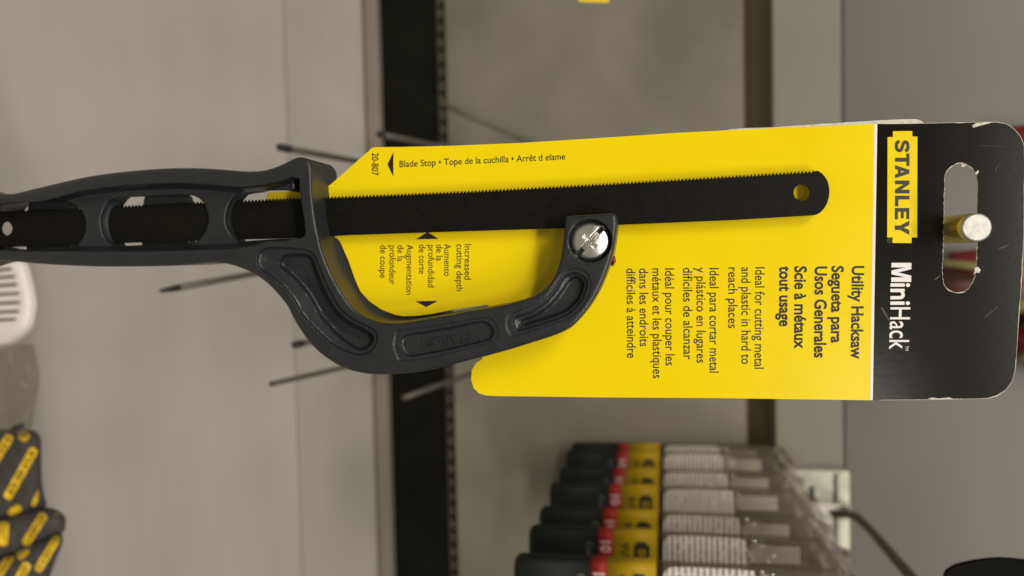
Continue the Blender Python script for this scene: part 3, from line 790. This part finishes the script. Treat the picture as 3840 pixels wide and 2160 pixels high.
# bracket and wire that carry the row
br = thing('hook_bracket', 'shiny metal bracket with a bent dark wire beside the row of packs', 'bracket', P(3110, 1910, Yw - .004))
ctr = [P(3186, 1768, Yw - .019), P(3186, 2062, Yw - .019)]
xa, xb = ctr[0][0], ctr[1][0]; zt = ctr[0][2]
M_brk = mat('bracket_zinc', (.58, .58, .46), .3, metal=.5, noise=.25, nscale=60)
box('back_plate', (xa, Yw - .019, zt - .045), (xb, Yw - .0125, zt), M_brk, br, .0005)
box('folded_edge', (xa + .0015, Yw - .0225, zt - .009), (xb - .004, Yw - .0192, zt - .004), M_brk, br, .001)
box('plate_slot', (xa + .011, Yw - .0198, zt - .026), (xa + .026, Yw - .0192, zt - .0225), M_cap, br)
zb_ = P(3100, 1900, Yw - .024)
box('cross_bar', (zb_[0] - .003, Yw - .026, zt - .034), (zb_[0] + .0055, Yw - .0192, zt - .001), M_zinc, br, .0008)
wp = [P(3120, 1928, Yw - .026), P(3180, 1928, Yw - .027), P(3215, 1940, Yw - .034), P(3262, 1985, Yw - .055), P(3345, 2080, Yw - .11), P(3440, 2190, Yw - .16), P(3560, 2310, Yw - .22), P(3740, 2245, .2935)]
tube('wire', wp, .0028, M_hook, br, 14)
tube('lower_rod', [np.array([.168, Yw - .006, .086]), np.array([.168, .36, .088]), np.array([.168, .28, .090])], .0024, M_hook, br, 12)

# dark rounded end plate, lower right corner
lpx = smooth_loop([(3545,2160),(3562,2138),(3592,2122),(3660,2106),(3745,2097),(3830,2102),(3900,2115),(3990,2160),(4020,2260),(3960,2360),(3780,2400),(3620,2360),(3550,2260)], 14)
tag(plate('end_plate', lpx, [], .29, .002, mat('black_end_plate', (.003, .003, .0025), .7, spec=.08), None), 'black rounded plate cut off by the lower right corner of the picture', 'plate')

# red grips showing behind the card's right edge
M_dred = mat('dark_red_plastic', (.060, .014, .009), .5, noise=.1, nscale=80)
def grip(label, pts, Y, rad, stripes, m0=None):
    k_ = .545 / Y; Y = .545; rad = [q * k_ for q in rad]
    c = [P(x_, y_, Y) for x_, y_ in pts]
    t = thing('red_grip_tool', label, 'tool', c[0])
    tube('grip', smooth3(c), rad, m0 or M_red, t, 18)
    for i, (a, b, m) in enumerate(stripes):
        pa = c[0] + (c[-1] - c[0]) * a; pb = c[0] + (c[-1] - c[0]) * b
        tube('grip_stripe', [pa, (pa + pb) / 2, pb], np.mean(rad) * 1.06, m, t, 18)
    return t
def smooth3(c):
    c = np.array(c); return [c[0] + (c[-1] - c[0]) * t for t in np.linspace(0, 1, 8)]
grip('red plastic grip showing past the top corner of the black header', [(3735, 505), (4080, 590)], .42, [.0012, .006, .0085, .0095, .0095, .0095, .0095, .007], [])
grip('red grip with pale stripes seen through the lower half of the slot', [(3560, 962), (4100, 1140)], .40, [.002, .0072, .0078, .0082, .0085, .0085, .0085, .006], [])
grip('dark brownish red grip filling the lower end of the slot', [(3500, 1062), (4050, 1120)], .41, [.006, .0085, .009, .009, .009, .009, .009, .007], [], M_dred)
tube_t = thing('pale_strap', 'pale yellow strap between red grips, seen through the slot', 'strap', P(3540, 985, .525))
tube('strap', [P(3530, 985, .525), P(3700, 1003, .525), P(3860, 1012, .525)], .0028, M_pale, tube_t, 10)
grip('dark red grip with a pale ring beside the right edge of the card', [(3790, 1100), (4200, 1250)], .40, [.003, .008, .009, .009, .009, .009, .009, .007], [(.03, .12, M_pale)])
grip('lowest red grip, beside the lower right corner of the card', [(3790, 1262), (4200, 1400)], .39, [.003, .009, .0105, .0105, .0105, .0105, .0105, .008], [(.10, .16, M_pale)])
# yellow card peeking in at the top
yc_ = np.array([(2168, -260), (2168, 2), (2176, 6), (2278, 9), (2284, 4), (2280, -260)], float)
yt_ = thing('yellow_pack_card', 'edge of a yellow package just entering at the top of the picture', 'packaging card', P(2220, 0, .40))
plate('board', yc_, [], .40, .0006, M_yel, yt_, M_edge)

# ------------------------------------------------------------------ pack of work gloves and a slotted white holder (left edge)
M_cloth = mat('dark_mesh_cloth', (.052, .044, .040), .9, noise=.45, nscale=1300, bump=.8, bscale=1400)
M_badge = mat('yellow_badge_print', (.72, .46, .004), .6, noise=.08, nscale=200)
M_btxt = mat('badge_lettering', (.13, .05, .004), .6)
Yg = .355
gl = thing('glove_pack', 'folded dark mesh gloves with slanted yellow badges at the lower left', 'gloves', P(0, 2100, Yg))
lobes = [([( -300,1640),(-60,1612),(90,1612),(128,1620),(147,1647),(149,1689),(151,1802),(160,1861),(168,1899),(130,1915),(84,1930),(0,1950),(-150,1985),(-300,2000)], 0.0),
         ([(-300,2010),(-100,1975),(0,1948),(90,1922),(160,1905),(181,1906),(215,1918),(240,1945),(240,1975),(231,2000),(180,2022),(126,2042),(42,2082),(0,2092),(-150,2120),(-300,2130)], -.003),
         ([(-300,2135),(-100,2110),(0,2090),(60,2076),(130,2040),(190,2012),(226,2006),(229,2030),(222,2060),(208,2090),(190,2140),(170,2200),(140,2300),(-300,2330)], -.006)]
lobs = []
for l, dy in lobes:
    lp = smooth_loop(l, 12)
    hf2 = lambda q, lp=lp: .010 * (1 - np.sqrt(np.maximum(0, 1 - np.clip(1 - sdist(q, lp) / 60, 0, 1) ** 2))) + .0007 * np.sin(q[:, 0] / 21 + q[:, 1] / 33) + .0005 * np.sin(q[:, 0] / 9 - q[:, 1] / 17)
    ex = np.vstack([grid_pts(lp, [], 13), ring(lp, 3), ring(lp, 7)]); 
    v, f = tri(lp, [], [], ex); w = PV(v, Yg + dy + hf2(v)); bk = w.copy(); bk[:, 1] += .0012; n = len(w)
    o = mesh('cloth_fold', np.vstack([w, bk]), [tuple(t) for t in f] + [tuple(t[::-1] + n) for t in f] + [(a, c, c + n, a + n) for a, c in boundary(f)], M_cloth, gl, True)
    lobs.append((o, lp, Yg + dy, hf2))
def badge(k, p0, p1, hw, text=True, r0=0.5):
    o, lp, Y_, hfn = lobs[k]
    p0 = np.array(p0, float); p1 = np.array(p1, float); a = (p1 - p0) / np.linalg.norm(p1 - p0); b = np.array([-a[1], a[0]])
    L = np.linalg.norm(p1 - p0); pts = []
    for k_ in range(9): th_ = -math.pi / 2 + math.pi * k_ / 8; pts.append(p1 + a * hw * .6 * math.cos(th_) + b * hw * math.sin(th_))
    for k_ in range(9): th_ = math.pi / 2 + math.pi * k_ / 8; pts.append(p0 + a * hw * .6 * math.cos(th_) + b * hw * math.sin(th_))
    pg = densify(np.array(pts), 6)
    # stay on the cloth
    ins = sdist(pg, lp); pg = pg[ins > 1.0]
    if len(pg) < 6: return
    ex = grid_pts(pg, [], 8)
    bo = sheet('badge', pg, [], Y_ - .0004, M_badge, o, None, hfn, ex)
    if text:
        S_ = 'STANLEY'; cells = []; step = L / 7.2
        for i, ch in enumerate(S_):
            c0 = p0 + a * (step * (i + .12))
            cells.append((ch, lambda u, vv, c0=c0: c0 + a * u * step * .72 - b * (vv - .5) * hw * .95))
        brand_word('badge_lettering', cells, Y_ - .0008, M_btxt, bo, hfn)
badge(0, (126, 1690), (30, 1862), 17); badge(0, (35, 1640), (-60, 1790), 17); badge(0, (92, 1628), (85, 1640), 22, False)
badge(0, (146, 1848), (125, 1892), 9, False); badge(0, (72, 1905), (40, 1925), 14, False); badge(0, (-20, 1880), (-80, 1990), 17)
badge(1, (162, 1935), (98, 2035), 17); badge(1, (215, 1922), (248, 1936), 9, False); badge(1, (14, 1968), (10, 2035), 20, False); badge(1, (-60, 2000), (-140, 2100), 17)
badge(2, (214, 2018), (143, 2135), 15); badge(2, (100, 2065), (74, 2088), 14, False); badge(2, (38, 2090), (-30, 2190), 16); badge(2, (100, 2120), (40, 2230), 17)
# clear bag over the gloves
nx, nz = 22, 26; V = []
for i in range(nx):
    for j in range(nz):
        u, q = i / (nx - 1), j / (nz - 1)
        x_ = -200 + u * (330 + 22 * math.sin(3 * q + 1) - 70 * max(0, .35 - q)); y_ = 1290 + q * 350
        V.append(P(x_, y_, Yg + .004 + .004 * math.sin(6 * u + 7 * q) + .003 * math.sin(17 * u - 5 * q) + random.uniform(-1, 1) * .0008))
mesh('clear_bag', V, [(i*nz + j, (i+1)*nz + j, (i+1)*nz + j + 1, i*nz + j + 1) for i in range(nx - 1) for j in range(nz - 1)], clear_mat('greenish_bag_film', (.84, .82, .75), .32, .12, 1, 55), gl, True)
tube('bag_tie', [P(52, 1606, Yg - .004), P(70, 1600, Yg - .006), P(88, 1597, Yg - .004)], .0012, M_cap, gl, 8)
# slotted holder
ho = smooth_loop([(-220,1000),(-100,955),(40,955),(92,984),(113,1048),(129,1126),(126,1178),(109,1239),(61,1283),(0,1317),(-120,1350),(-220,1340)], 12)
sl_h = []
for yy_, xe in ((1012, 40), (1040, 52), (1070, 60), (1103, 68), (1137, 70), (1170, 66), (1200, 56)):
    ty = .10 * (1100 - yy_) * .02
    sl_h.append(smooth_loop([(-120, yy_ + 14 * .2), (xe, yy_ - 7), (xe + 5, yy_ - 3), (xe, yy_ + 2), (-120, yy_ + 12)], 12, True, .2))
hd_ = thing('slotted_holder', 'rounded white plastic piece with a row of slots at the left edge', 'holder', P(0, 1150, .37))
hx_ = grid_pts(ho, sl_h, 16)
hh = lambda q: .006 * (1 - np.sqrt(np.maximum(0, 1 - np.clip(1 - sdist(q, ho) / 45, 0, 1) ** 2)))
o = plate('shell', ho, sl_h, .37, .0022, mat('white_holder_plastic', (.74, .68, .63), .4), hd_, None, None, hh, np.vstack([hx_, ring(ho, 4), ring(ho, 10), ring(ho, 20)]))
o.data.polygons.foreach_set('use_smooth', [True] * len(o.data.polygons))
plate('dark_liner', ho * .93 + ho.mean(0) * .07, [], .3775, .001, mat('holder_brown_liner', (.16, .10, .085), .7), hd_)  # dark brown backing behind the slots
